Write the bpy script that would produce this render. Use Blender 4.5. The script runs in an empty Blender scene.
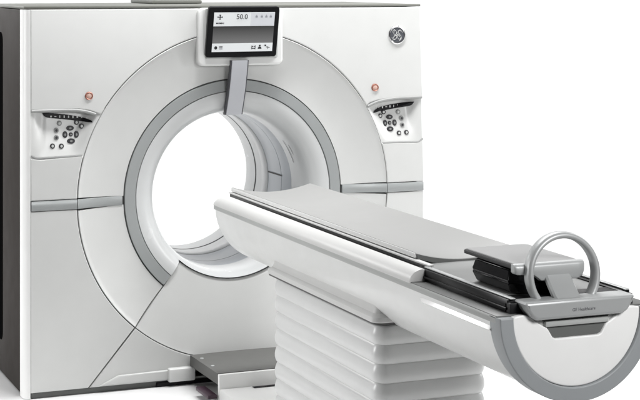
import bpy, bmesh, math, random
from mathutils import Vector, Matrix
random.seed(7)
R = math.radians
sc = bpy.context.scene

# ------------------------------------------------------------------ camera
cam = bpy.data.objects.new('camera', bpy.data.cameras.new('camera'))
sc.collection.objects.link(cam); sc.camera = cam
cam.location = (-2.7598, -7.9148, 2.05)
cam.rotation_euler = (R(90), 0, R(-22.3077))
cam.data.sensor_fit = 'HORIZONTAL'; cam.data.sensor_width = 36.0
cam.data.lens = 36.0 * 1633 / 640
cam.data.shift_y = -220 / 640
cam.data.clip_end = 200

# ------------------------------------------------------------------ light (white photo studio)
world = bpy.data.worlds.new('World'); sc.world = world; world.use_nodes = True
bg = world.node_tree.nodes['Background']
bg.inputs[0].default_value = (1, 1, 1, 1); bg.inputs[1].default_value = 0.05

def area(name, loc, target, sx, sy, power, col=(1, 1, 1)):
    l = bpy.data.lights.new(name, 'AREA'); l.shape = 'RECTANGLE'; l.size = sx; l.size_y = sy
    l.energy = power; l.color = col
    o = bpy.data.objects.new(name, l); sc.collection.objects.link(o)
    o.location = loc
    o.rotation_euler = (Vector(target) - Vector(loc)).to_track_quat('-Z', 'Y').to_euler()
    return o
area('key_softbox', (0.50, -0.72, 4.0), (0.45, -0.42, 0.9), 3.2, 0.4, 178)
area('left_softbox', (-6.2, 1.0, 2.2), (-0.2, -2.2, 0.8), 1.6, 2.4, 200)
area('foot_end_fill', (0.5, -5.5, 2.5), (0.1, -2.8, 0.85), 1.0, 0.8, 76)  # unseen fill added to brighten the table's end cap
area('right_corner_fill', (2.8, -1.7, 1.5), (0.7, 0, 1.2), 0.7, 1.2, 24)  # unseen fill added to lift the right gantry corner
area('facet_highlight_fill', (-2.8, 2.7, 2.8), (-.27, -3.0, .93), 1.5, 0.9, 45)  # unseen lamp added for the highlight on the table's side facet
area('backdrop_softbox', (-0.3, 2.8, 5.0), (0.3, 4.8, 0.9), 7.0, 1.4, 150)
area('backdrop_side_softbox', (6.5, 0.5, 5.0), (4.5, 3.0, 0.2), 5.0, 3.0, 330)
sc.view_settings.view_transform = 'Standard'
sc.view_settings.look = 'None'
sc.view_settings.exposure = 0.0

# ------------------------------------------------------------------ materials
def mat(name, col, rough=0.4, metal=0.0, coat=0.0, mottle=0.03, grain=0.0, emit=0.0, spec=0.5):
    m = bpy.data.materials.new(name); m.use_nodes = True
    nt = m.node_tree; b = nt.nodes['Principled BSDF']
    b.inputs['Metallic'].default_value = metal
    b.inputs['Specular IOR Level'].default_value = spec
    b.inputs['Coat Weight'].default_value = coat; b.inputs['Coat Roughness'].default_value = 0.12
    tc = nt.nodes.new('ShaderNodeTexCoord')
    n = nt.nodes.new('ShaderNodeTexNoise'); n.inputs['Scale'].default_value = 9; n.inputs['Detail'].default_value = 5
    nt.links.new(tc.outputs['Object'], n.inputs['Vector'])
    cr = nt.nodes.new('ShaderNodeMix'); cr.data_type = 'RGBA'
    cr.inputs['A'].default_value = (*[c * (1 - mottle) for c in col], 1)
    cr.inputs['B'].default_value = (*[min(1, c * (1 + mottle)) for c in col], 1)
    nt.links.new(n.outputs['Fac'], cr.inputs['Factor'])
    nt.links.new(cr.outputs['Result'], b.inputs['Base Color'])
    mr = nt.nodes.new('ShaderNodeMapRange')
    mr.inputs['To Min'].default_value = rough * 0.85; mr.inputs['To Max'].default_value = rough * 1.15
    nt.links.new(n.outputs['Fac'], mr.inputs['Value']); nt.links.new(mr.outputs['Result'], b.inputs['Roughness'])
    if grain:
        g = nt.nodes.new('ShaderNodeTexNoise'); g.inputs['Scale'].default_value = 420; g.inputs['Detail'].default_value = 2
        nt.links.new(tc.outputs['Object'], g.inputs['Vector'])
        bp = nt.nodes.new('ShaderNodeBump'); bp.inputs['Strength'].default_value = grain; bp.inputs['Distance'].default_value = 0.002
        nt.links.new(g.outputs['Fac'], bp.inputs['Height']); nt.links.new(bp.outputs['Normal'], b.inputs['Normal'])
    if emit:
        b.inputs['Emission Color'].default_value = (*col, 1); b.inputs['Emission Strength'].default_value = emit
    return m
M = dict(
    white=mat('white_enamel', (.74, .745, .735), .24, grain=.04),
    cover=mat('gantry_cover_paint', (.60, .605, .595), .3, grain=.05),
    bright=mat('bright_white_enamel', (.86, .86, .85), .4),
    bore=mat('bore_liner', (.57, .58, .58), .26),
    window=mat('scan_window_film', (.45, .48, .515), .3),
    ring=mat('grey_trim', (.33, .345, .345), .36, metal=.15),
    trim=mat('grey_body_trim', (.42, .43, .42), .4),
    rim=mat('end_rim_grey', (.31, .325, .335), .45),
    tab=mat('light_bar_grey', (.50, .51, .54), .35),
    tabedge=mat('light_bar_edge', (.06, .06, .07), .4),
    top=mat('top_cover_grey', (.14, .143, .128), .5),
    dark=mat('dark_side_paint', (.026, .021, .018), .6, spec=.15),
    black=mat('black_plastic', (.008, .008, .009), .45, spec=.2),
    gloss=mat('gloss_black', (.006, .006, .007), .16, spec=.35),
    bezel=mat('bezel_black', (.006, .006, .007), .35, spec=.15),
    track=mat('black_track', (.006, .006, .0065), .3, spec=.18),
    seam=mat('seam_grey', (.10, .10, .10), .6),
    plinth=mat('plinth_grey', (.11, .115, .11), .5),
    plate=mat('docking_plate_grey', (.115, .115, .11), .5, spec=.3),
    silver=mat('silver_paint', (.43, .44, .44), .42, metal=.25),
    deck=mat('deck_grey', (.27, .275, .272), .32),
    lid=mat('tray_lid_grey', (.27, .27, .27), .35),
    bellows=mat('bellows_rubber', (.72, .725, .72), .3),
    cradle=mat('cradle_white', (.62, .62, .61), .38),
    pad=mat('pad_grey', (.30, .30, .295), .5),
    recess=mat('recess_grey', (.13, .135, .13), .45),
    chrome=mat('badge_chrome', (.75, .75, .76), .18, metal=1),
    badge=mat('badge_grey', (.09, .095, .11), .3, metal=.3),
    copper=mat('button_ring_copper', (.36, .15, .11), .35, metal=.3),
    peach=mat('button_face_peach', (.55, .36, .30), .45),
    btn=mat('button_dark', (.03, .03, .033), .35),
    btnface=mat('button_face', (.55, .56, .55), .4),
    btnlight=mat('button_pale', (.25, .255, .25), .4),
    scrwhite=mat('screen_white', (.5, .515, .52), .3, emit=.62, mottle=0),
    scrgrey=mat('screen_pale_grey', (.40, .41, .43), .3, emit=.7, mottle=0),
    scrink=mat('screen_ink', (.01, .01, .012), .4),
    scrink2=mat('screen_pale_ink', (.30, .31, .34), .4),
    plum=mat('plum_reflection', (.045, .022, .036), .4),
    ink=mat('lettering_grey', (.13, .13, .14), .4),
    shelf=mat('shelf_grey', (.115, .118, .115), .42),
    strip=mat('highlight_strip_white', (.86, .86, .85), .12, mottle=0, coat=.5),  # lighter, glossier white that carries the side highlight
    vent=mat('vent_black', (.004, .004, .004), 1.0, spec=0.0),
    lipgrey=mat('pocket_lip_grey', (.30, .305, .30), .4),
)
# screen mid panel: a display gradient, darker at the top
def screen_mid():
    m = bpy.data.materials.new('screen_mid_gradient'); m.use_nodes = True
    nt = m.node_tree; b = nt.nodes['Principled BSDF']; b.inputs['Roughness'].default_value = .25
    tc = nt.nodes.new('ShaderNodeTexCoord'); sp = nt.nodes.new('ShaderNodeSeparateXYZ')
    r = nt.nodes.new('ShaderNodeValToRGB')
    r.color_ramp.elements[0].color = (.17, .17, .17, 1); r.color_ramp.elements[1].color = (.03, .03, .03, 1)
    mr = nt.nodes.new('ShaderNodeMapRange'); mr.inputs['From Min'].default_value = 1.729; mr.inputs['From Max'].default_value = 1.816
    nt.links.new(tc.outputs['Object'], sp.inputs[0]); nt.links.new(sp.outputs['Z'], mr.inputs['Value']); nt.links.new(mr.outputs['Result'], r.inputs[0])
    b.inputs['Base Color'].default_value = (.02, .02, .02, 1)
    nt.links.new(r.outputs[0], b.inputs['Emission Color']); b.inputs['Emission Strength'].default_value = 1.0; b.inputs['Specular IOR Level'].default_value = .15
    return m
M['scrmid'] = screen_mid()

# ------------------------------------------------------------------ helpers
def link(o): sc.collection.objects.link(o)
def smooth(me, ang=35):
    me.polygons.foreach_set('use_smooth', [True] * len(me.polygons))
    me.set_sharp_from_angle(angle=R(ang))
def obj(name, me, mats, parent=None, ang=35):
    if not isinstance(mats, (list, tuple)): mats = [mats]
    me.name = name
    idx = [p.material_index for p in me.polygons]; me.materials.clear()
    for m in mats: me.materials.append(m)
    if len(mats) > 1: me.polygons.foreach_set('material_index', idx)
    smooth(me, ang)
    o = bpy.data.objects.new(name, me); link(o)
    if parent: o.parent = parent
    return o
def frombm(bm):
    bmesh.ops.recalc_face_normals(bm, faces=bm.faces)
    me = bpy.data.meshes.new('m'); bm.to_mesh(me); bm.free(); return me
def thing(name, label, cat, loc=(0, 0, 0), group=None):
    o = bpy.data.objects.new(name, None); link(o); o.location = loc
    o['label'] = label; o['category'] = cat; o.empty_display_size = .1
    if group: o['group'] = group
    return o

def plate_mesh(loops, yf, th, bev=.004, res=2):
    """flat moulded panel: loops in (x,z); front face at y=yf, thickness th towards +y"""
    cu = bpy.data.curves.new('c', 'CURVE'); cu.dimensions = '2D'; cu.fill_mode = 'BOTH'
    for lp in loops:
        s = cu.splines.new('POLY'); s.points.add(len(lp) - 1)
        for p, (x, z) in zip(s.points, lp): p.co = (x, z, 0, 1)
        s.use_cyclic_u = True
    cu.bevel_depth = bev; cu.bevel_resolution = res; cu.offset = -bev
    cu.extrude = max(th / 2 - bev, .0001)
    o = bpy.data.objects.new('c', cu); link(o)
    dg = bpy.context.evaluated_depsgraph_get()
    me = bpy.data.meshes.new_from_object(o.evaluated_get(dg))
    bpy.data.objects.remove(o); bpy.data.curves.remove(cu)
    me.transform(Matrix.Translation((0, yf + th / 2, 0)) @ Matrix.Rotation(R(90), 4, 'X'))
    return me
def bm_box(bm, x0, x1, y0, y1, z0, z1, bev=0, seg=2):
    g = bmesh.ops.create_cube(bm, size=1)
    vs = g['verts']
    for v in vs:
        v.co = Vector(((x0 + x1) / 2 + v.co.x * (x1 - x0), (y0 + y1) / 2 + v.co.y * (y1 - y0), (z0 + z1) / 2 + v.co.z * (z1 - z0)))
    if bev:
        es = {e for v in vs for e in v.link_edges}
        bmesh.ops.bevel(bm, geom=list(es), offset=bev, segments=seg, affect='EDGES', profile=.5)
def box(name, x0, x1, y0, y1, z0, z1, m, parent, bev=.003, seg=2):
    bm = bmesh.new(); bm_box(bm, x0, x1, y0, y1, z0, z1, bev, seg); return obj(name, frombm(bm), m, parent)
def lathe_mesh(prof, cx, cz, a0=0, a1=360, n=128, skirt=0):
    """profile of (radius, y) swept about the y axis; angle 0 = +x, 90 = +z"""
    bm = bmesh.new(); full = abs(a1 - a0) >= 359.99
    rows = []
    for i in range(n if full else n + 1):
        a = R(a0 + (a1 - a0) * i / n)
        rows.append([bm.verts.new((cx + r * math.cos(a), y, cz + r * math.sin(a))) for r, y in prof])
    m = len(rows)
    for i in range(m if full else m - 1):
        A, B = rows[i], rows[(i + 1) % m]
        for k in range(len(prof) - 1): bm.faces.new((A[k], A[k + 1], B[k + 1], B[k]))
    if skirt:                      # returned edges at both ends of the sector
        for A in (rows[0], rows[-1]):
            B = [bm.verts.new(v.co + Vector((0, skirt, 0))) for v in A]
            for k in range(len(A) - 1): bm.faces.new((A[k], A[k + 1], B[k + 1], B[k]))
    return frombm(bm)
def sweep_mesh(sec, path_fn, caps=True, closed=True):
    """sec: list of rings already positioned"""
    bm = bmesh.new(); rows = [[bm.verts.new(p) for p in ring] for ring in sec]
    n = len(rows[0])
    for A, B in zip(rows, rows[1:]):
        for k in range(n if closed else n - 1):
            bm.faces.new((A[k], A[(k + 1) % n], B[(k + 1) % n], B[k]))
    if caps and closed:
        bm.faces.new(rows[0]); bm.faces.new(rows[-1])
    return frombm(bm)
def extr_y(sec, ys):
    return sweep_mesh([[(x, y, z) for x, z in sec] for y in ys], None)
def tube(bm, pts, r, n=8, closed=False):
    pts = [Vector(p) for p in pts]; rings = []
    N = len(pts)
    for i, p in enumerate(pts):
        a = pts[(i - 1) % N] if (closed or i > 0) else p
        b = pts[(i + 1) % N] if (closed or i < N - 1) else p
        t = (b - a).normalized()
        u = t.cross(Vector((0, 1, 0)));  u = u.normalized() if u.length > 1e-4 else Vector((1, 0, 0))
        w = t.cross(u).normalized()
        rings.append([bm.verts.new(p + (u * math.cos(2 * math.pi * k / n) + w * math.sin(2 * math.pi * k / n)) * r) for k in range(n)])
    for i in range(N if closed else N - 1):
        A, B = rings[i], rings[(i + 1) % N]
        for k in range(n): bm.faces.new((A[k], A[(k + 1) % n], B[(k + 1) % n], B[k]))
    if not closed: bm.faces.new(rings[0]); bm.faces.new(rings[-1])
def arc(cx, cz, r, a0, a1, n=48):
    return [(cx + r * math.cos(R(a0 + (a1 - a0) * i / n)), cz + r * math.sin(R(a0 + (a1 - a0) * i / n))) for i in range(n + 1)]
def rrect(x0, x1, z0, z1, r, n=6):
    p = []
    for cx, cz, a in ((x1 - r, z1 - r, 0), (x0 + r, z1 - r, 90), (x0 + r, z0 + r, 180), (x1 - r, z0 + r, 270)):
        p += arc(cx, cz, r, a, a + 90, n)
    return p
def ss(a, b, x):
    t = max(0, min(1, (x - a) / (b - a))); return t * t * (3 - 2 * t)
def disc(bm, c, rx, rz, y0, y1, n=24, mi=0, taper=.92):
    """a low button: ellipse in xz, from y1 (back) to y0 (front)"""
    back = [bm.verts.new((c[0] + rx * math.cos(2 * math.pi * k / n), y1, c[1] + rz * math.sin(2 * math.pi * k / n))) for k in range(n)]
    mid = [bm.verts.new((c[0] + rx * math.cos(2 * math.pi * k / n), y0 + (y1 - y0) * .3, c[1] + rz * math.sin(2 * math.pi * k / n))) for k in range(n)]
    fr = [bm.verts.new((c[0] + taper * rx * math.cos(2 * math.pi * k / n), y0, c[1] + taper * rz * math.sin(2 * math.pi * k / n))) for k in range(n)]
    fs = []
    for A, B in ((back, mid), (mid, fr)):
        for k in range(n): fs.append(bm.faces.new((A[k], A[(k + 1) % n], B[(k + 1) % n], B[k])))
    fs.append(bm.faces.new(fr))
    for f in fs: f.material_index = mi
def text_mesh(s, size, bold=0.0, ext=.0004):
    cu = bpy.data.curves.new('t', 'FONT'); cu.body = s; cu.size = size; cu.extrude = ext; cu.offset = bold
    cu.align_x = 'CENTER'; cu.align_y = 'CENTER'
    o = bpy.data.objects.new('t', cu); link(o)
    dg = bpy.context.evaluated_depsgraph_get()
    me = bpy.data.meshes.new_from_object(o.evaluated_get(dg))
    bpy.data.objects.remove(o); bpy.data.curves.remove(cu); return me

# ------------------------------------------------------------------ studio floor (seamless white sweep)
prof = [(-3.9, 0), (-2, 0), (0, 0), (2.6, 0)]
for i in range(1, 13):
    a = R(90 * i / 12); prof.append((2.6 + 2.2 * math.sin(a), 2.2 - 2.2 * math.cos(a)))
prof.append((4.8, 4.6))
bm = bmesh.new()
A = [bm.verts.new((-4, y, z)) for y, z in prof]; B = [bm.verts.new((9.5, y, z)) for y, z in prof]
for k in range(len(prof) - 1): bm.faces.new((A[k], B[k], B[k + 1], A[k + 1]))
floor = obj('floor', frombm(bm), mat('studio_white', (.80, .80, .80), .45, mottle=.01), ang=60)
floor['kind'] = 'structure'

# ================================================================== GANTRY
G = thing('ct_scanner', 'large white CT scanner gantry with round open bore, grey ring and small screen', 'medical scanner')
CX, CZ = 0.034, 0.948            # bore axis
RO = 0.840                       # big circular seam
gap = .0026
XL, XRT, XRM = -1.040, 1.072, 1.091
ZT, ZB = 1.905, 0.030
S0, S1 = 0.919, 0.966            # grey stripe
def circ_x(z, sgn, r=RO + gap): return CX + sgn * math.sqrt(max(0, r * r - (z - CZ) ** 2))
def ang_at(z, r): return math.degrees(math.asin((z - CZ) / r))
def xr(z): return XRM + (XRT - XRM) * max(0, (z - .95) / .95) - .012 * max(0, (.9 - z) / .9)
TH = .03
ro = RO + gap
# --- corner covers
a_s1, a_s0 = ang_at(S1 + .003, ro), ang_at(S0 - .003, ro)
PT, PB = 1.395, 1.182            # control pocket
def upper(side):
    # panel above the pocket, from the circle to the outer edge, up to the top and the middle
    aP = ang_at(PT - .012, ro)
    if side < 0:
        lp = [(CX - .002, ZT), (XL, ZT), (XL, PT + .016), (-.80, PT + .016), (-.745, PT + .008)]
        lp += arc(CX, CZ, ro, 180 - aP, 90.1, 60)
    else:
        lp = [(CX + .002, ZT), (xr(ZT), ZT), (xr(PT), PT + .028), (.95, PT + .026), (.82, PT + .016), (.775, PT + .004)]
        lp += arc(CX, CZ, ro, aP, 89.9, 60)
    return lp
def middle(side):
    aP = ang_at(PB, ro)
    if side < 0:
        return [(XL, S1 + .003), (XL, PB - .004), (-.99, PB - .012), (-.93, PB - .008)] + arc(CX, CZ, ro, 180 - aP, 180 - a_s1, 16)
    return [(xr(S1), S1 + .003), (xr(PB), PB + .012), (1.05, PB - .004), (.93, PB)] + arc(CX, CZ, ro, aP, a_s1, 16)
DA = 229.5                       # diagonal seam direction from the axis
da = R(DA)
dxz = (math.cos(da), math.sin(da))
def diag(z): # point on the left diagonal seam
    t = (z - CZ) / dxz[1]; return CX + t * dxz[0]
def lower(side):
    lp = [(XL, S0 - .003), (XL, ZB), (diag(ZB) - .003, ZB)]
    t = ro + .001
    lp += arc(CX, CZ, t, DA - .25, 180 - a_s0, 40)
    if side > 0: lp = [((2 * CX - x) if x > XL + .01 else xr(z), z) for x, z in lp]
    return lp
def skirt(side):
    a_end = math.degrees(math.asin((.150 - CZ) / ro))       # about -71 deg
    lp = [(diag(ZB) + .004, ZB), (-.215, ZB), (-.215, .146)] + arc(CX, CZ, ro, 180 - a_end, DA + .25, 24)
    if side > 0: lp = [(2 * CX - x, z) for x, z in lp]
    return lp
for s in (-1, 1):
    obj('corner_cover', plate_mesh([upper(s)], 0, TH, .006, 3), M['cover'], G)
    obj('corner_cover', plate_mesh([middle(s)], 0, TH, .006, 3), M['cover'], G)
    obj('corner_cover', plate_mesh([lower(s)], 0, TH, .004, 3), M['cover'], G)
    obj('skirt_cover', plate_mesh([skirt(s)], 0, TH, .004, 3), M['cover'], G)
# low moulded lip on the left skirt, and the block at its end
lip = [(-.70, .034), (-.655, .055), (-.60, .080), (-.34, .084), (-.34, .034)]
obj('skirt_lip', plate_mesh([lip], -.010, .02, .008, 3), M['cover'], G)
obj('skirt_lip', plate_mesh([[(2 * CX - x, z) for x, z in lip]], -.010, .02, .008, 3), M['cover'], G)
box('skirt_foot', -.345, -.205, -.030, .02, .024, .092, M['white'], G, .008, 3)
box('skirt_foot', 2 * CX + .205, 2 * CX + .345, -.030, .02, .024, .092, M['white'], G, .008, 3)
# rounded outer edge trims
def edge_trim(x_out, sgn):
    sec = []
    for i in range(9):
        a = R(90 * i / 8); sec.append((x_out + sgn * (.034 - .034 * math.sin(a)) , .045 - .045 * (1 - math.cos(a)) - 0))
    pts = []
    r = .032
    for i in range(9):
        a = R(90 * i / 8); pts.append((x_out + sgn * (r - r * math.cos(a)), .045 - .045 * math.sin(a)))
    pts += [(x_out + sgn * r, .09), (x_out, .09)]
    return sweep_mesh([[(x, y, z) for x, y in pts] for z in (ZB - .028, ZT)], None)
obj('edge_trim', edge_trim(-1.073, 1), M['bright'], G)
# --- concave dish between the big seam and the grey ring
ri = .592
def dish_y(r):
    t = max(0, min(1, (RO - r) / .255)); return .050 * (1 - (1 - t) ** 2.0) 
dprof = [(RO - .001, .022), (RO - .001, .004), (RO - .004, .0008)] + [(r, dish_y(r) + .0005) for r in [RO - .006 - k * (RO - .006 - ri - .002) / 12 for k in range(13)]] + [(ri + .001, dish_y(ri) + .018)]
aR1 = ang_at(S1 + .003, .70); aR0 = ang_at(S0 - .003, .70)
obj('dish_cover', lathe_mesh(dprof, CX, CZ, aR1, 180 - aR1, 120, .02), M['cover'], G)
obj('dish_cover', lathe_mesh(dprof, CX, CZ, 180 - aR0, DA - .25, 40, .02), M['cover'], G)
obj('dish_cover', lathe_mesh(dprof, CX, CZ, 360 + aR0, 540 - DA + .25, 40, .02), M['cover'], G)
# --- lower wedge, from the bore lip down to the docking plate
wprof = [(RO - .001, .022), (RO - .001, .004), (RO - .004, .0008)]
for k in range(22):
    r = RO - .006 - k * (RO - .006 - .446) / 21
    wprof.append((r, .082 * (RO - r) / .40 + .0005))
wprof += [(.443, wprof[-1][1] + .003), (.441, wprof[-1][1] + .03)]
obj('wedge_cover', lathe_mesh(wprof, CX, CZ, DA + .25, 540 - DA - .25, 96, .03), M['cover'], G)
# --- grey ring (interrupted by the wedge)
rprof = [(.588, .066), (.588, .049), (.586, .046), (.560, .046), (.533, .047), (.531, .050), (.531, .07)]
obj('grey_ring', lathe_mesh(rprof, CX, CZ, DA - .3 - 360 + 82 - .0, DA - .3, 160) if False else lathe_mesh(rprof, CX, CZ, 540 - DA + .3 - 360, DA - .3, 160), M['ring'], G)
# --- bore funnel and tube
fprof = [(.528, .075), (.528, .053), (.526, .050), (.510, .051), (.492, .054), (.476, .060), (.468, .064), (.453, .074), (.440, .086), (.439, .088)]
obj('bore_funnel', lathe_mesh(fprof, CX, CZ, 540 - DA + .3 - 360, DA - .3, 160), M['bore'], G)
fprof = [(.439, .088), (.435, .093), (.426, .110), (.418, .138), (.413, .17), (.411, .21), (.410, .27), (.410, .30)]
obj('bore_mouth', lathe_mesh(fprof, CX, CZ, n=160), M['bore'], G)
obj('bore_seal', lathe_mesh([(.4415, .100), (.4415, .0755), (.4392, .0755), (.4392, .095)], CX, CZ, DA - 1, 541 - DA, 90), M['black'], G)
obj('scan_window', lathe_mesh([(.425, .303), (.412, .303), (.411, .306), (.411, .448), (.414, .450), (.414, .453), (.411, .455), (.411, .657), (.412, .66), (.425, .66)], CX, CZ, n=160), M['window'], G)
obj('bore_tube', lathe_mesh([(.425, .663), (.411, .663), (.409, .668), (.405, .69), (.405, .72), (.409, .75), (.410, .77), (.410, .852), (.413, .855), (.43, .858)], CX, CZ, n=160), M['bore'], G)
obj('bore_seal', lathe_mesh([(.4092, .853), (.4092, .868)], CX, CZ, n=160), M['black'], G)
obj('rear_lip', lathe_mesh([(.43, .866), (.413, .868), (.410, .872), (.410, 1.0), (.413, 1.03), (.43, 1.048)], CX, CZ, n=160), M['bore'], G)
# laser slits on the right of the bore
def slit(y0, y1, a0, a1, r=.4095):
    bm = bmesh.new(); n = 14
    A = [bm.verts.new((CX + r * math.cos(R(a0 + (a1 - a0) * i / n)), y0, CZ + r * math.sin(R(a0 + (a1 - a0) * i / n)))) for i in range(n + 1)]
    B = [bm.verts.new((CX + r * math.cos(R(a0 + (a1 - a0) * i / n)), y1, CZ + r * math.sin(R(a0 + (a1 - a0) * i / n)))) for i in range(n + 1)]
    for i in range(n): bm.faces.new((A[i], A[i + 1], B[i + 1], B[i]))
    return frombm(bm)
obj('laser_slit', slit(.213, .219, 18, 37, .4085), M['black'], G)
obj('laser_slit', slit(.175, .180, 25, 33, .4105), M['black'], G)
obj('laser_slit', slit(.44, .66, 3.6, 4.7, .4085), M['black'], G)
# --- grey horizontal stripes
def stripe(side):
    bm = bmesh.new()
    xs = [1.0 * (circ_x((S0 + S1) / 2, 1, RO)) - CX]
    R0 = xs[0]
    if side < 0: outer = CX - (XL + .004)
    else: outer = xr(.94) - CX - .003
    def seg(pts, mi=0):
        rows = []
        for d, y in pts:
            x = CX + side * d
            rows.append([bm.verts.new(p) for p in ((x, y + .02, S0), (x, y + .002, S0), (x, y, S0 + .003), (x, y, S1 - .003), (x, y + .002, S1), (x, y + .02, S1))])
        for A, B in zip(rows, rows[1:]):
            for k in range(5): bm.faces.new((A[k], A[k + 1], B[k + 1], B[k]))
        bm.faces.new(rows[0]); bm.faces.new(rows[-1])
    seg([(outer, -.003), (R0 + gap, -.003)])
    seg([(R0 - .001, -.003)] + [(r, dish_y(r) - .003) for r in (.80, .76, .72, .68, .64, .60)])
    return frombm(bm)
for s in (-1, 1): obj('grey_stripe', stripe(s), M['ring'], G)
# --- dark inner frame behind the gaps
obj('inner_frame', plate_mesh([[(-1.03, .04), (-1.03, 1.89), (1.06, 1.89), (1.06, .04)], arc(CX, CZ, .615, 0, 357, 90)], .082, .02, .001, 0), M['seam'], G)
obj('inner_frame', lathe_mesh([(RO + .03, .031), (RO - .03, .0325)], CX, CZ, n=120), M['seam'], G)
obj('inner_frame', lathe_mesh([(.62, .064), (.52, .068)], CX, CZ, n=120), M['seam'], G)
# --- outer shell
box('side_panel', -1.070, -1.045, .088, 1.05, .012, 1.905, M['dark'], G, .006)
obj_v = plate_mesh([rrect(.528, .98, .18, 1.78, .05)], 0, .008, .001, 1)
obj_v.transform(Matrix.Rotation(R(-90), 4, 'Z')); obj_v.transform(Matrix.Translation((-1.0715, 0, 0)))
# rotated plate: local x -> -y ; mirror back
for v in obj_v.vertices: v.co.y = -v.co.y
obj('side_vent', obj_v, M['vent'], G)
box('side_panel', 1.052, 1.074, .05, 1.05, .012, 1.905, M['dark'], G, .006)
obj('back_cover', plate_mesh([[(-1.05, .03), (-1.05, 1.9), (1.055, 1.9), (1.055, .03)], arc(CX, CZ, .43, 0, 357, 90)], 1.04, .025, .004, 2), M['cover'], G)
bm = bmesh.new()
bm_box(bm, -1.072, 1.074, .004, 1.06, 1.908, 1.921, .004)
obj('top_cover', frombm(bm), M['top'], G)
box('top_hatch', -.262, .02, .55, .98, 1.922, 1.942, M['top'], G, .006)
box('plinth', -1.034, 1.05, .012, 1.03, .0, .029, M['plinth'], G, .003)
box('plinth', -.40, .47, .0, .20, .0, .023, M['black'], G, .003)
# --- light bar over the bore edge
bm = bmesh.new()
path = [(-.034, 1.64), (-.026, 1.60), (-.012, 1.55), (.002, 1.50), (.021, 1.45), (.043, 1.40), (.060, 1.362), (.063, 1.355)]
def ribbon(x0, x1, off):
    rows = []
    for y, z in path:
        rows.append([bm.verts.new(p) for p in ((x0, y + off + .03, z), (x0, y + off + .002, z), (x0 + .002, y + off, z), (x1 - .002, y + off, z), (x1, y + off + .002, z), (x1, y + off + .03, z))])
    fs = []
    for A, B in zip(rows, rows[1:]):
        for k in range(5): fs.append(bm.faces.new((A[k], A[k + 1], B[k + 1], B[k])))
    fs.append(bm.faces.new(rows[-1])); return fs
ribbon(-.014, .070, -.012)
for f in ribbon(-.0195, .0765, -.009): f.material_index = 1
obj('light_bar', frombm(bm), [M['tab'], M['tabedge']], G)

# --- display
D = obj('display_housing', plate_mesh([rrect(-.190, .272, 1.612, 1.908, .03)], -.022, .045, .010, 3), M['white'], G)
bm = bmesh.new()   # pod carrying the tilted screen
pv = [(-.150, -.02, 1.645), (.242, -.02, 1.645), (.242, -.02, 1.905), (-.150, -.02, 1.905),
      (-.140, -.030, 1.662), (.215, -.030, 1.662), (.222, -.085, 1.902), (-.148, -.085, 1.902)]
vs = [bm.verts.new(p) for p in pv]
for f in ((0, 1, 5, 4), (1, 2, 6, 5), (2, 3, 7, 6), (3, 0, 4, 7), (4, 5, 6, 7)): bm.faces.new([vs[i] for i in f])
obj('screen_pod', frombm(bm), M['trim'], D, 10)
# screen frame: local (u,w) in the tilted plane
ub, ut = Vector((-.158, -.044, 1.656)), Vector((-.158, -.100, 1.914))
U = Vector((1, 0, 0)); W = (ut - ub).normalized(); N = U.cross(W).normalized()  # N points to -y
SW, SH = .383, (ut - ub).length
def scr(me, u, w, off):       # mesh modelled in xz plane facing -y (y=0 front) -> on the screen
    m = Matrix(((U.x, -N.x, W.x, 0), (U.y, -N.y, W.y, 0), (U.z, -N.z, W.z, 0), (0, 0, 0, 1)))
    me.transform(Matrix.Translation(ub + U * u + W * w + N * off) @ m); return me
B_ = obj('screen_bezel', scr(plate_mesh([rrect(0, SW, 0, SH, .016)], 0, .024, .004, 3), 0, 0, .002), M['bezel'], D)
def srect(name, u0, u1, v0, v1, m, off=.0032):
    return obj(name, scr(plate_mesh([[(u0, v0), (u1, v0), (u1, v1), (u0, v1)]], 0, .0008, .0001, 0), 0, 0, off), m, D)
u0, u1, v0, v1 = .030, .357, .030, .236
v_a, v_b = .075, .164
srect('screen_panel', u0, u1, v_b, v1, M['scrwhite'])
srect('screen_panel', u0, u1, v_a, v_b - .0005, M['scrmid'])
srect('screen_panel', u0, u1, v0, v_a - .0005, M['scrwhite'])
srect('screen_panel', .228, u1, v_b + .002, v1 - .001, M['scrgrey'], .0042)
class IC:
    def __enter__(s): s.bm = bmesh.new(); return s
    def __call__(s, u, w, a, b):
        s.bm.faces.new([s.bm.verts.new((u + dx, 0, w + dz)) for dx, dz in ((-a, -b), (a, -b), (a, b), (-a, b))])
    def __exit__(s, *a): obj('screen_icon', scr(frombm(s.bm), 0, 0, .0052), s.m if hasattr(s, 'm') else M['scrink'], D)
with IC() as ic:      # cross with arrow ends
    ic(.062, .212, .013, .0022); ic(.062, .212, .0022, .013)
    for q in (-1, 1): ic(.062, .212 + q * .011, .005, .0018); ic(.062 + q * .012, .212, .0018, .004)
with IC() as ic:      # illegible status word
    for k, (h, w) in enumerate(((.0035, .003), (.003, .0025), (.0042, .0022), (.003, .003), (.0038, .0026), (.003, .0022), (.0042, .0016))):
        ic(.046 + k * .0062, .180, w, h)
with IC() as ic: disc(ic.bm, (.050, .052), .008, .009, -.0001, 0, 14)
with IC() as ic:
    for k in range(3): ic(.077, .046 + k * .006, .009, .0016)
with IC() as ic:
    for q in (-1, 1): ic(.253 + q * .009, .052, .0018, .010); ic(.253 + q * .004, .046, .004, .0018); ic(.253 + q * .004, .056, .0025, .0025)
with IC() as ic: disc(ic.bm, (.287, .060), .0048, .0052, -.0001, 0, 12); ic(.287, .050, .008, .0042); ic(.287, .046, .010, .002)
with IC() as ic: ic(.317, .061, .0045, .004); ic(.326, .053, .004, .0018); ic(.336, .049, .006, .0016); ic(.332, .049, .0016, .006)
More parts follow.
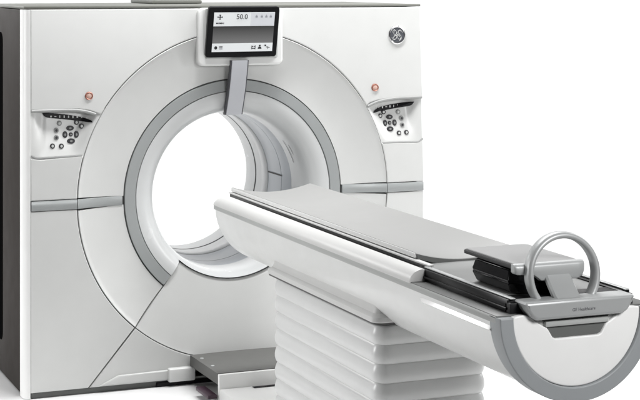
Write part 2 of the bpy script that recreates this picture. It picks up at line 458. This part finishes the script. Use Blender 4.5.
for u in (.258, .286, .311, .335):
    with IC() as ic: ic.m = M['scrink2']; ic(u, .213, .006, .005); ic(u, .221, .002, .002)
tm = text_mesh('50.0', .036); tm.transform(Matrix.Rotation(R(90), 4, 'X'))
obj('screen_text', scr(tm, .180, .212, .0052), M['scrink'], D)

# --- round badge with the monogram
bcx, bcz, br = .930, 1.757, .047
bdg = obj('logo_badge', lathe_mesh([(br + .003, .002), (br + .002, -.006), (br - .002, -.009), (br - .006, -.007), (br - .006, -.002), (.0005, -.002)], bcx, bcz, n=64), M['chrome'], G)
obj('badge_face', lathe_mesh([(br - .0055, -.0045), (.0004, -.0048)], bcx, bcz, n=64), M['badge'], bdg)
def spl(pts, n=8):
    out = []; P = [Vector(p) for p in pts]
    for i in range(len(P) - 1):
        p0, p1, p2, p3 = P[max(i - 1, 0)], P[i], P[i + 1], P[min(i + 2, len(P) - 1)]
        for k in range(n):
            t = k / n
            out.append(.5 * ((2 * p1) + (p2 - p0) * t + (2 * p0 - 5 * p1 + 4 * p2 - p3) * t * t + (3 * p1 - p0 - 3 * p2 + p3) * t ** 3))
    out.append(P[-1]); return out
bm = bmesh.new()
def stroke(pts, r=.0014):
    tube(bm, [(bcx + p.x * br, -.0058, bcz + p.y * br) for p in spl([Vector((a, b)) for a, b in pts])], r, 6)
# script letters: a looped G and a looped E, side by side, then the border swashes
stroke([(-.08, .30), (-.18, .48), (-.36, .44), (-.42, .20), (-.32, -.02), (-.14, .06), (-.04, .30), (-.02, .02), (-.08, -.34), (-.28, -.50), (-.44, -.36), (-.36, -.16), (-.10, -.06), (.10, .02)])
stroke([(.42, .40), (.34, .52), (.18, .46), (.14, .24), (.30, .10), (.20, .02), (.08, -.18), (.12, -.42), (.30, -.50), (.46, -.34), (.48, -.12), (.34, -.02), (.30, -.22)])
for k in range(4):
    a = R(45 + 90 * k)
    stroke([(.70 * math.cos(a + d), .70 * math.sin(a + d)) for d in (-.42, -.15, .12)] + [(.58 * math.cos(a + .36), .58 * math.sin(a + .36))], .0011)
obj('badge_monogram', frombm(bm), M['btnface'], bdg)

# --- round call buttons
for x, z in ((-.749, 1.476), (.803, 1.479)):
    b = obj('call_button', lathe_mesh([(.021, .002), (.020, -.005), (.017, -.007), (.0145, -.005), (.0145, -.001), (.0004, -.001)], x, z, n=40), M['copper'], G)
    obj('button_face', lathe_mesh([(.014, -.001), (.0135, -.0045), (.010, -.006), (.0004, -.0066)], x, z, n=32), M['peach'], b)

# --- control pockets
def pocket_depth(x, z, side):
    e = ss(-1.035, -.955, x) if side < 0 else ss(1.075, .99, x)
    e *= ss(RO + .002, RO + .075, math.hypot(x - CX, z - CZ))
    return .004 + .044 * e * (max(0, min(1, (z - PB + .004) / (PT - PB))) ** .85)
def pocket(side):
    bm = bmesh.new(); nz, nx = 18, 30; rows = []
    for j in range(nz + 1):
        z = PB - .012 + (PT + .03 - PB) * j / nz
        xa = XL if side < 0 else xr(z) - .004
        xb = circ_x(z, side, RO + .001) 
        rows.append([bm.verts.new((xa + (xb - xa) * i / nx, pocket_depth(xa + (xb - xa) * i / nx, z, side), z)) for i in range(nx + 1)])
    for A, B in zip(rows, rows[1:]):
        for i in range(nx): bm.faces.new((A[i], A[i + 1], B[i + 1], B[i]))
    return frombm(bm)
def make_controls(side):
    P = obj('control_panel', pocket(side), M['cover'], G)
    mir = (lambda x: x) if side < 0 else (lambda x: 2 * .0335 - x)
    # black indicator strip
    top = [(-.975, 1.402), (-.94, 1.400), (-.86, 1.391), (-.78, 1.376), (-.735, 1.360)]
    bot = [(-.728, 1.350), (-.75, 1.351), (-.80, 1.358), (-.88, 1.369), (-.945, 1.377), (-.965, 1.386)]
    bm = bmesh.new()
    top = spl([Vector(p) for p in top], 5); bot = spl([Vector(p) for p in bot], 4)
    ring = top + bot
    f = bm.faces.new([bm.verts.new((mir(p.x), pocket_depth(mir(p.x), p.y - .006, side) - .0035, p.y - .006)) for p in ring])
    bmesh.ops.triangulate(bm, faces=[f])
    for k in range(9):
        x = -.93 + k * .022; z = 1.381 - .0008 * k - .00006 * k * k
        w, h = random.choice(((.003, .006), (.005, .002), (.004, .004), (.002, .006)))
        vs = [bm.verts.new((mir(x) + dx, pocket_depth(mir(x), z, side) - .006, z - .004 + dz)) for dx, dz in ((-w, -h), (w, -h), (w, h), (-w, h))]
        bm.faces.new(vs).material_index = 1
    obj('indicator_strip', frombm(bm), [M['black'], M['btnface']], P)
    small = [(-.889, 1.342), (-.906, 1.308), (-.907, 1.273), (-.928, 1.233), (-.884, 1.231), (-.803, 1.344), (-.779, 1.325)]
    kinds = [2, 1, 1, 0, 0, 0, 0]
    for (x, z), kd in zip(small, kinds):
        x = mir(x); y = pocket_depth(x, z, side); bm = bmesh.new()
        disc(bm, (x, z), .0125, .013, y - .006, y + .004, 24, 0)
        disc(bm, (x, z), .0065, .007, y - .0075, y, 20, 1)
        obj('button', frombm(bm), [M['btn'] if kd == 0 else M['btnlight'], M['btnface'] if kd != 1 else M['btn']], P)
    for x, z, a, b in ((-.836, 1.317, .019, .0125), (-.863, 1.286, .0125, .017), (-.806, 1.285, .0125, .018), (-.834, 1.254, .020, .0135), (-.834, 1.286, .0105, .0105)):
        x = mir(x); y = pocket_depth(x, z, side); bm = bmesh.new()
        disc(bm, (x, z), a, b, y - .006, y + .004, 28, 0, .86)
        disc(bm, (x, z), a * .38, b * .38, y - .0075, y, 16, 1)
        obj('button', frombm(bm), [M['btn'], M['btnlight']], P)
    # thick rounded lip under the upper cover
    bm = bmesh.new()
    L = [(-1.036, 1.408), (-.98, 1.409), (-.90, 1.409), (-.82, 1.407), (-.76, 1.398), (-.715, 1.383)]
    if side > 0: L = [(1.080, 1.421), (1.02, 1.420), (.95, 1.419), (.885, 1.414), (.83, 1.405), (.79, 1.392), (.762, 1.380)]
    tube(bm, [(p.x, .004, p.y) for p in spl([Vector(p) for p in L], 5)], .0085, 10)
    obj('pocket_lip', frombm(bm), M['lipgrey'], P)
    bm = bmesh.new()
    L = [(-1.036, 1.190), (-1.010, 1.178), (-.96, 1.177), (-.86, 1.179), (-.782, 1.181)]
    if side > 0: L = [(1.086, 1.198), (1.066, 1.182), (1.04, 1.180), (.95, 1.182), (.85, 1.182)]
    tube(bm, [(p.x, .006, p.y) for p in spl([Vector(p) for p in L], 5)], .0065, 8)
    obj('pocket_lip', frombm(bm), M['lipgrey'], P)
for s in (-1, 1): make_controls(s)

# --- docking plate in front of the gantry foot
bm = bmesh.new()
pl = [(-.226, .01)] + [(-.226 + .516 * k / 10, -.004 - .012 * math.sin(math.pi * k / 10)) for k in range(0, 11)] + [(.290, -.425), (-.222, -.425)]
pl = pl[1:]
top = [bm.verts.new((x, y, .148 + (.006 * math.sin(math.pi * (x + .226) / .516) if y > -.1 else 0))) for x, y in pl]
bot = [bm.verts.new((x, y, .095)) for x, y in pl]
bm.faces.new(top)
for i in range(len(pl)): bm.faces.new((top[i], top[(i + 1) % len(pl)], bot[(i + 1) % len(pl)], bot[i]))
dock = obj('docking_plate', frombm(bm), M['plate'], G)
for y in (-.10, -.27):
    obj('screw', lathe_mesh([(.010, 0), (.008, -.003), (.0005, -.004)], 0, 0, n=20), M['silver'], dock)
    s_ = [o for o in sc.objects if o.name.startswith('screw')][-1]
    s_.data.transform(Matrix.Translation((-.195, y, .1485)) @ Matrix.Rotation(R(-90), 4, 'X'))
box('plum_reflection_block', -.275, -.228, -.44, -.25, .030, .050, M['plum'], G, .004)  # added block; its plum colour stands for a dark reflection

# ================================================================== PATIENT TABLE
T = thing('patient_table', 'long white patient table on a ribbed bellows column in front of the scanner', 'patient table', (0.03, -1.7, 0))
TX, TY = .030, -1.7
def tobj(name, me, m, parent=None, ang=35):
    me.transform(Matrix.Translation((-TX, -TY, 0))); return obj(name, me, m, parent or T, ang)
def tbox(name, x0, x1, y0, y1, z0, z1, m, parent=None, bev=.003, seg=2):
    bm = bmesh.new(); bm_box(bm, x0, x1, y0, y1, z0, z1, bev, seg); return tobj(name, frombm(bm), m, parent)
RB = .286; ZC = .974
Y0, Y1 = -.46, -3.305
def body_sec(sc_=1.0, ch=0.0):
    p = [(TX - .2, ZC - .004), (TX - .283 * sc_, ZC - .004), (TX - .287 * sc_, ZC - .010), (TX - .287 * sc_, ZC - .024)]
    for i in range(41):
        a = R(184 + 172 * i / 40)
        p.append((TX + RB * sc_ * math.cos(a), ZC - .012 + (RB - .014) * sc_ * math.sin(a)))
    p += [(TX + .287 * sc_, ZC - .024), (TX + .287 * sc_, ZC - .010), (TX + .283 * sc_, ZC - .004), (TX + .2, ZC - .004)]
    return p
rings = []
for y, s in ((Y0 + .0, .93), (Y0 - .004, .955), (Y0 - .012, .975), (Y0 - .024, .99), (Y0 - .04, 1.0), (-1.2, 1.0), (-2.0, 1.0), (-2.72, 1.0), (Y1, 1.0)):
    rings.append([(x, y, z) for x, z in body_sec(s)])
tobj('table_body', sweep_mesh(rings, None), M['white'])
# grey line along the upper side
for s in (-1, 1):
    x = TX + s * .289
    x0, x1 = sorted((x, x - s * .012))
    tbox('side_trim', x0, x1, -3.30, Y0 - .012, ZC - .024, ZC - .001, M['trim'], None, .003)
# added facet near the foot end; lamp highlight put into shape and white
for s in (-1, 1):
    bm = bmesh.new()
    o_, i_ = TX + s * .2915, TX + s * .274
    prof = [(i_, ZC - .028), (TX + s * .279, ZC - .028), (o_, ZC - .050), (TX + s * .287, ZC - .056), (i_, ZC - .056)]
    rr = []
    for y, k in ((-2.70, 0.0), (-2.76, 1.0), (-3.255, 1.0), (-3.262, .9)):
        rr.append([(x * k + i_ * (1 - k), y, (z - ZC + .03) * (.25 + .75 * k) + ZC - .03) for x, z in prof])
    tobj('foot_highlight_facet', sweep_mesh(rr, None), M['strip'], None, 20)
# side housings with rounded crowns (left and right), cut off before the foot end
for s in (-1, 1):
    sec = [(.292, ZC - .002), (.292, ZC + .006), (.286, ZC + .022), (.272, ZC + .036), (.254, ZC + .044), (.240, ZC + .046), (.231, ZC + .043), (.226, ZC + .036), (.226, ZC - .002)]
    rr = []
    for y, k in ((Y0 - .0, .35), (Y0 - .012, .62), (Y0 - .03, .82), (Y0 - .06, .95), (Y0 - .1, 1.0), (-1.6, 1.0), (-2.660, 1.0), (-2.664, .97)):
        rr.append([(TX + s * (x if k > .9 else .255 + (x - .255) * (.75 + .25 * k)), y, ZC - .002 + (z - ZC + .002) * k) for x, z in sec])
    tobj('side_housing', sweep_mesh(rr, None), M['cradle'])
    x0, x1 = sorted((TX + s * .287, TX + s * .19))
    tbox('foot_shelf', x0, x1, -3.302, -2.655, ZC - .004, ZC + .002, M['shelf'], None, .002)
    # black track and pale rail
    x0, x1 = sorted((TX + s * .232, TX + s * .190))
    t_ = tbox('track', x0, x1, -3.27, -2.60, ZC + .0, 1.018, M['track'], None, .003)
    x0, x1 = sorted((TX + s * .238, TX + s * .230))
    tbox('track_rib', x0, x1, -3.27, -2.66, ZC + .012, ZC + .020, M['track'], t_, .002)
    x0, x1 = sorted((TX + s * .212, TX + s * .190))
    tbox('track', x0, x1, -2.64, Y0 - .03, ZC, 1.0225, M['track'], None, .001)
    x0, x1 = sorted((TX + s * .214, TX + s * .192))
    tbox('slide_rail', x0, x1, -2.66, Y0 - .015, 1.023, 1.031, M['cradle'], None, .003)
    x0, x1 = sorted((TX + s * .224, TX + s * .206))
    tbox('slide_rail', x0, x1, -3.28, -2.645, 1.0195, 1.024, M['silver'], None, .0015)
# deck under the cradle
tbox('deck', TX - .204, TX + .204, -3.29, -.52, .99, 1.013, M['deck'], None, .003)
# cradle: thin concave white shell
def cz(u): return 1.020 + .031 * abs(u) ** 2.0
rr = []
n = 28
for y, lift in ((-.490, -.004), (-.493, 0), (-1.2, 0), (-1.9, 0), (-2.525, 0), (-2.530, -.003)):
    topv = [(TX + .202 * (-1 + 2 * i / n), y, cz(-1 + 2 * i / n) + .003 + lift) for i in range(n + 1)]
    botv = [(TX + .199 * (1 - 2 * i / n), y, cz(1 - 2 * i / n) - .0175) for i in range(n + 1)]
    rr.append(topv + botv)
tobj('cradle', sweep_mesh(rr, None), M['pad'], None, 40)
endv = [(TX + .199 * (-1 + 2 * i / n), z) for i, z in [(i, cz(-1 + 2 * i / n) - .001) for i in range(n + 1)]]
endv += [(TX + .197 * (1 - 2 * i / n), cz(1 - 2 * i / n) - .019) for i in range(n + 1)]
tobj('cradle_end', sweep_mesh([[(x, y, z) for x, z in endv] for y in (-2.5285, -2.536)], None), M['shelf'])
tbox('deck_inlay', TX - .19, TX + .19, -3.285, -3.19, 1.010, 1.0165, M['black'], None, .002)
for s in (-1, 1):
    x0, x1 = sorted((TX + s * .2055, TX + s * .2005))
    tbox('cradle_edge', x0, x1, -2.527, -.492, 1.034, 1.0525, M['white'], None, .002)
# foot end: grey rim, white inset
YE = -3.33
rim_o = [(TX - .289, ZC - .003)] + arc(TX, ZC - .006, .289, 180, 360, 72) + [(TX + .289, ZC - .003)]
inn = [(TX - .240, ZC - .003)] + arc(TX, ZC - .006, .240, 180, 360, 64)[::1] + [(TX + .240, ZC - .003)]
rim_loop = rim_o + inn[::-1]
tobj('end_rim', plate_mesh([rim_loop], YE, .075, .004, 3), M['rim'])
half = [(-.240, .972), (-.222, .976), (-.200, .978), (-.170, .972), (-.150, .952), (-.128, .938), (-.112, .930), (-.103, .918), (-.092, .899), (-.080, .893)]
topl = [(TX + a, z - .003) for a, z in half] + [(TX - a, z - .003) for a, z in half[::-1]]
inset = topl + arc(TX, ZC - .006, .2385, 0, -180, 64)
tobj('end_cap', plate_mesh([inset], YE + .010, .06, .005, 3), M['bright'])
nl = [(-.128, .960), (-.112, .930), (-.092, .900), (-.082, .895), (.082, .895), (.092, .900), (.112, .930), (.128, .960)]
tobj('end_recess', plate_mesh([[(TX + a, z - .002) for a, z in nl]], YE + .018, .03, .001, 1), M['recess'])
tbox('end_recess', TX - .118, TX + .118, YE + .008, YE + .03, .930, .948, M['trim'], None, .003)
# foot bracket: silver block with tapered ends
bl = [(-.205, 1.012), (-.198, 1.018), (.198, 1.018), (.205, 1.012), (.196, .992), (.178, .968), (.160, .958), (-.160, .958), (-.178, .968), (-.196, .992)]
br_ = tobj('foot_bracket', plate_mesh([[(TX + a, z) for a, z in bl]], YE - .014, .085, .010, 4), M['silver'])
tm = text_mesh('GE Healthcare', .0145); tm.transform(Matrix.Translation((TX + .010, YE - .0146, .984)) @ Matrix.Rotation(R(90), 4, 'X'))
tobj('bracket_lettering', tm, M['ink'], br_)
tbox('end_stop', TX - .232, TX - .15, YE + .04, YE + .075, .955, 1.01, M['black'], None, .004)
tbox('end_stop', TX + .15, TX + .232, YE + .04, YE + .075, .955, 1.01, M['black'], None, .004)
# loop handle: flat-sectioned hoop, leaning slightly back
LY, LZ, LR = -3.262, 1.088, .125
rr = []
for i in range(65):
    a = R(-38 + 256 * i / 64)
    c, s = math.cos(a), math.sin(a)
    sec = []
    for k in range(12):
        b = 2 * math.pi * k / 12
        du = .0115 * math.copysign(abs(math.cos(b)) ** .75, math.cos(b)); dv = .023 * math.copysign(abs(math.sin(b)) ** .75, math.sin(b))
        r = LR + du
        sec.append((TX - .022 + r * c * 1.0, LY + dv + .10 * (r * s) , LZ + r * s))
    rr.append(sec)
tobj('loop_handle', sweep_mesh(rr, None), M['silver'], None, 50)
# lever plate from bracket up to the tray bar
rr = []
for x0, x1, y, z, th in ((-.045, .052, -3.325, 1.012, .012), (-.045, .052, -3.300, 1.026, .012), (-.047, .048, -3.240, 1.092, .012), (-.047, .048, -3.228, 1.099, .012), (-.046, .047, -3.205, 1.100, .012)):
    rr.append([(x0 + .006, y, z), (x1 - .006, y, z), (x1, y + .003, z - .005), (x1, y + .008, z - .016), (x0, y + .008, z - .016), (x0, y + .003, z - .005)])
tobj('lever', sweep_mesh(rr, None), M['silver'], None, 25)
# column: collar and bellows
def col_sec(x0, x1, y0, y1, r, z, n=7):
    return [(x, y, z) for x, y in rrect(x0, x1, y0, y1, r, n)]
BX0, BX1, BY0, BY1 = -.205, .262, -2.27, -1.14
rr = []
for z, g in ((.862, .002), (.800, .004), (.784, .010), (.776, .022), (.772, .026), (.756, .026), (.752, .024)):
    rr.append(col_sec(BX0 - g, BX1 + g, BY0 - g, BY1 + g, .04, z))
tobj('column_collar', sweep_mesh(rr, None), M['cradle'], None, 20)
rr = [col_sec(BX0 - .0235, BX1 + .0235, BY0 - .0235, BY1 + .0235, .04, z) for z in (.7525, .7455)]
tobj('column_seal', sweep_mesh(rr, None), M['seam'])
rr = []; pitch = .0735; z = .733
random.seed(3)
while z > .12:
    for f in (0, .025, .06, .12, .22, .36, .52, .68, .82, .92, .97):
        d = .0135 * (abs(math.sin(math.pi * (f ** 1.25))) ** .55)
        rr.append(col_sec(BX0 + .006 - d, BX1 - .006 + d, BY0 + .006 - d, BY1 - .006 + d, .045 + d, z - f * pitch))
    z -= pitch * random.uniform(.97, 1.03)
tobj('bellows', sweep_mesh(rr, None), M['bellows'], None, 60)
# floor base: stepped white fascia behind the docking plate
tbox('base_cover', -.222, .290, -.452, -.428, .010, .146, M['bright'], None, .003)
tbox('base_cover', -.222, .290, -2.45, -.454, .008, .078, M['bright'], None, .004)
tbox('base_cover', -.235, .295, -2.35, -1.06, .060, .140, M['white'], None, .01)
tbox('base_slot', -.06, .285, -.50, -.470, .0785, .0805, M['black'], None, .0005)

# ================================================================== TRAY ON THE TABLE
K = thing('accessory_tray', 'glossy black box with flat grey lid on the foot end of the table', 'tray', (-0.02, -3.05, 1.013))
KX, KY, KZ = -0.02, -3.05, 1.013
def kobj(name, me, m, parent=None, ang=35):
    me.transform(Matrix.Translation((-KX, -KY, -KZ))); return obj(name, me, m, parent or K, ang)
# hull: chamfered box, waist line in the middle
def hull(z, g, c):
    x0, x1, y0, y1 = -.146 + g, .098 - g, -3.215 + g, -2.88 - g
    return [(x0 + c, y0, z), (x1 - c, y0, z), (x1, y0 + c, z), (x1, y1 - c, z), (x1 - c, y1, z), (x0 + c, y1, z), (x0, y1 - c, z), (x0, y0 + c, z)]
me = sweep_mesh([hull(1.0135, .026, .03), hull(1.020, .014, .035), hull(1.052, .0, .04), hull(1.054, .004, .04), hull(1.058, .004, .04), hull(1.060, .0, .04), hull(1.092, .008, .042), hull(1.104, .022, .045)], None)
bm = bmesh.new(); bm.from_mesh(me)
bmesh.ops.bevel(bm, geom=[e for e in bm.edges if e.calc_length() > .02 and e.is_manifold and e.calc_face_angle() > R(15)], offset=.0022, segments=2, affect='EDGES')
kobj('tray_box', frombm(bm), M['gloss'], None, 30)
def lid_loop(g, r=.022): return rrect(-.155 + g, .102 - g, -3.236 + g, -2.862 - g, r)
rr = [[(x, y, z) for x, y in lid_loop(g)] for z, g in ((1.104, .012), (1.106, .0), (1.115, .0), (1.118, .002))]
kobj('lid_rim', sweep_mesh(rr, None), M['black'])
rr = [[(x, y, z) for x, y in lid_loop(g)] for z, g in ((1.116, .008), (1.120, .008), (1.122, .010))]
kobj('lid', sweep_mesh(rr, None), M['lid'])
# thick rounded fascia along the front of the lid, deeper towards the right
xs = [(-.160, .012, .7), (-.156, .015, .95), (-.145, .017, 1), (-.09, .018, 1), (-.072, .024, 1), (-.060, .029, 1), (.078, .029, 1), (.094, .026, 1), (.101, .020, .8)]
rr = []
for x, h, k in xs:
    rr.append([(x, -3.220, 1.123), (x, -3.234 * 1 - .004 * k, 1.1235), (x, -3.234 - .012 * k, 1.119), (x, -3.234 - .015 * k, 1.112), (x, -3.234 - .014 * k, 1.123 - h * 1.6), (x, -3.234 - .010 * k, 1.123 - h * 1.95), (x, -3.234 - .003 * k, 1.123 - h * 2.05), (x, -3.220, 1.123 - h * 2.05)])
kobj('front_fascia', sweep_mesh(rr, None), M['silver'], None, 40)
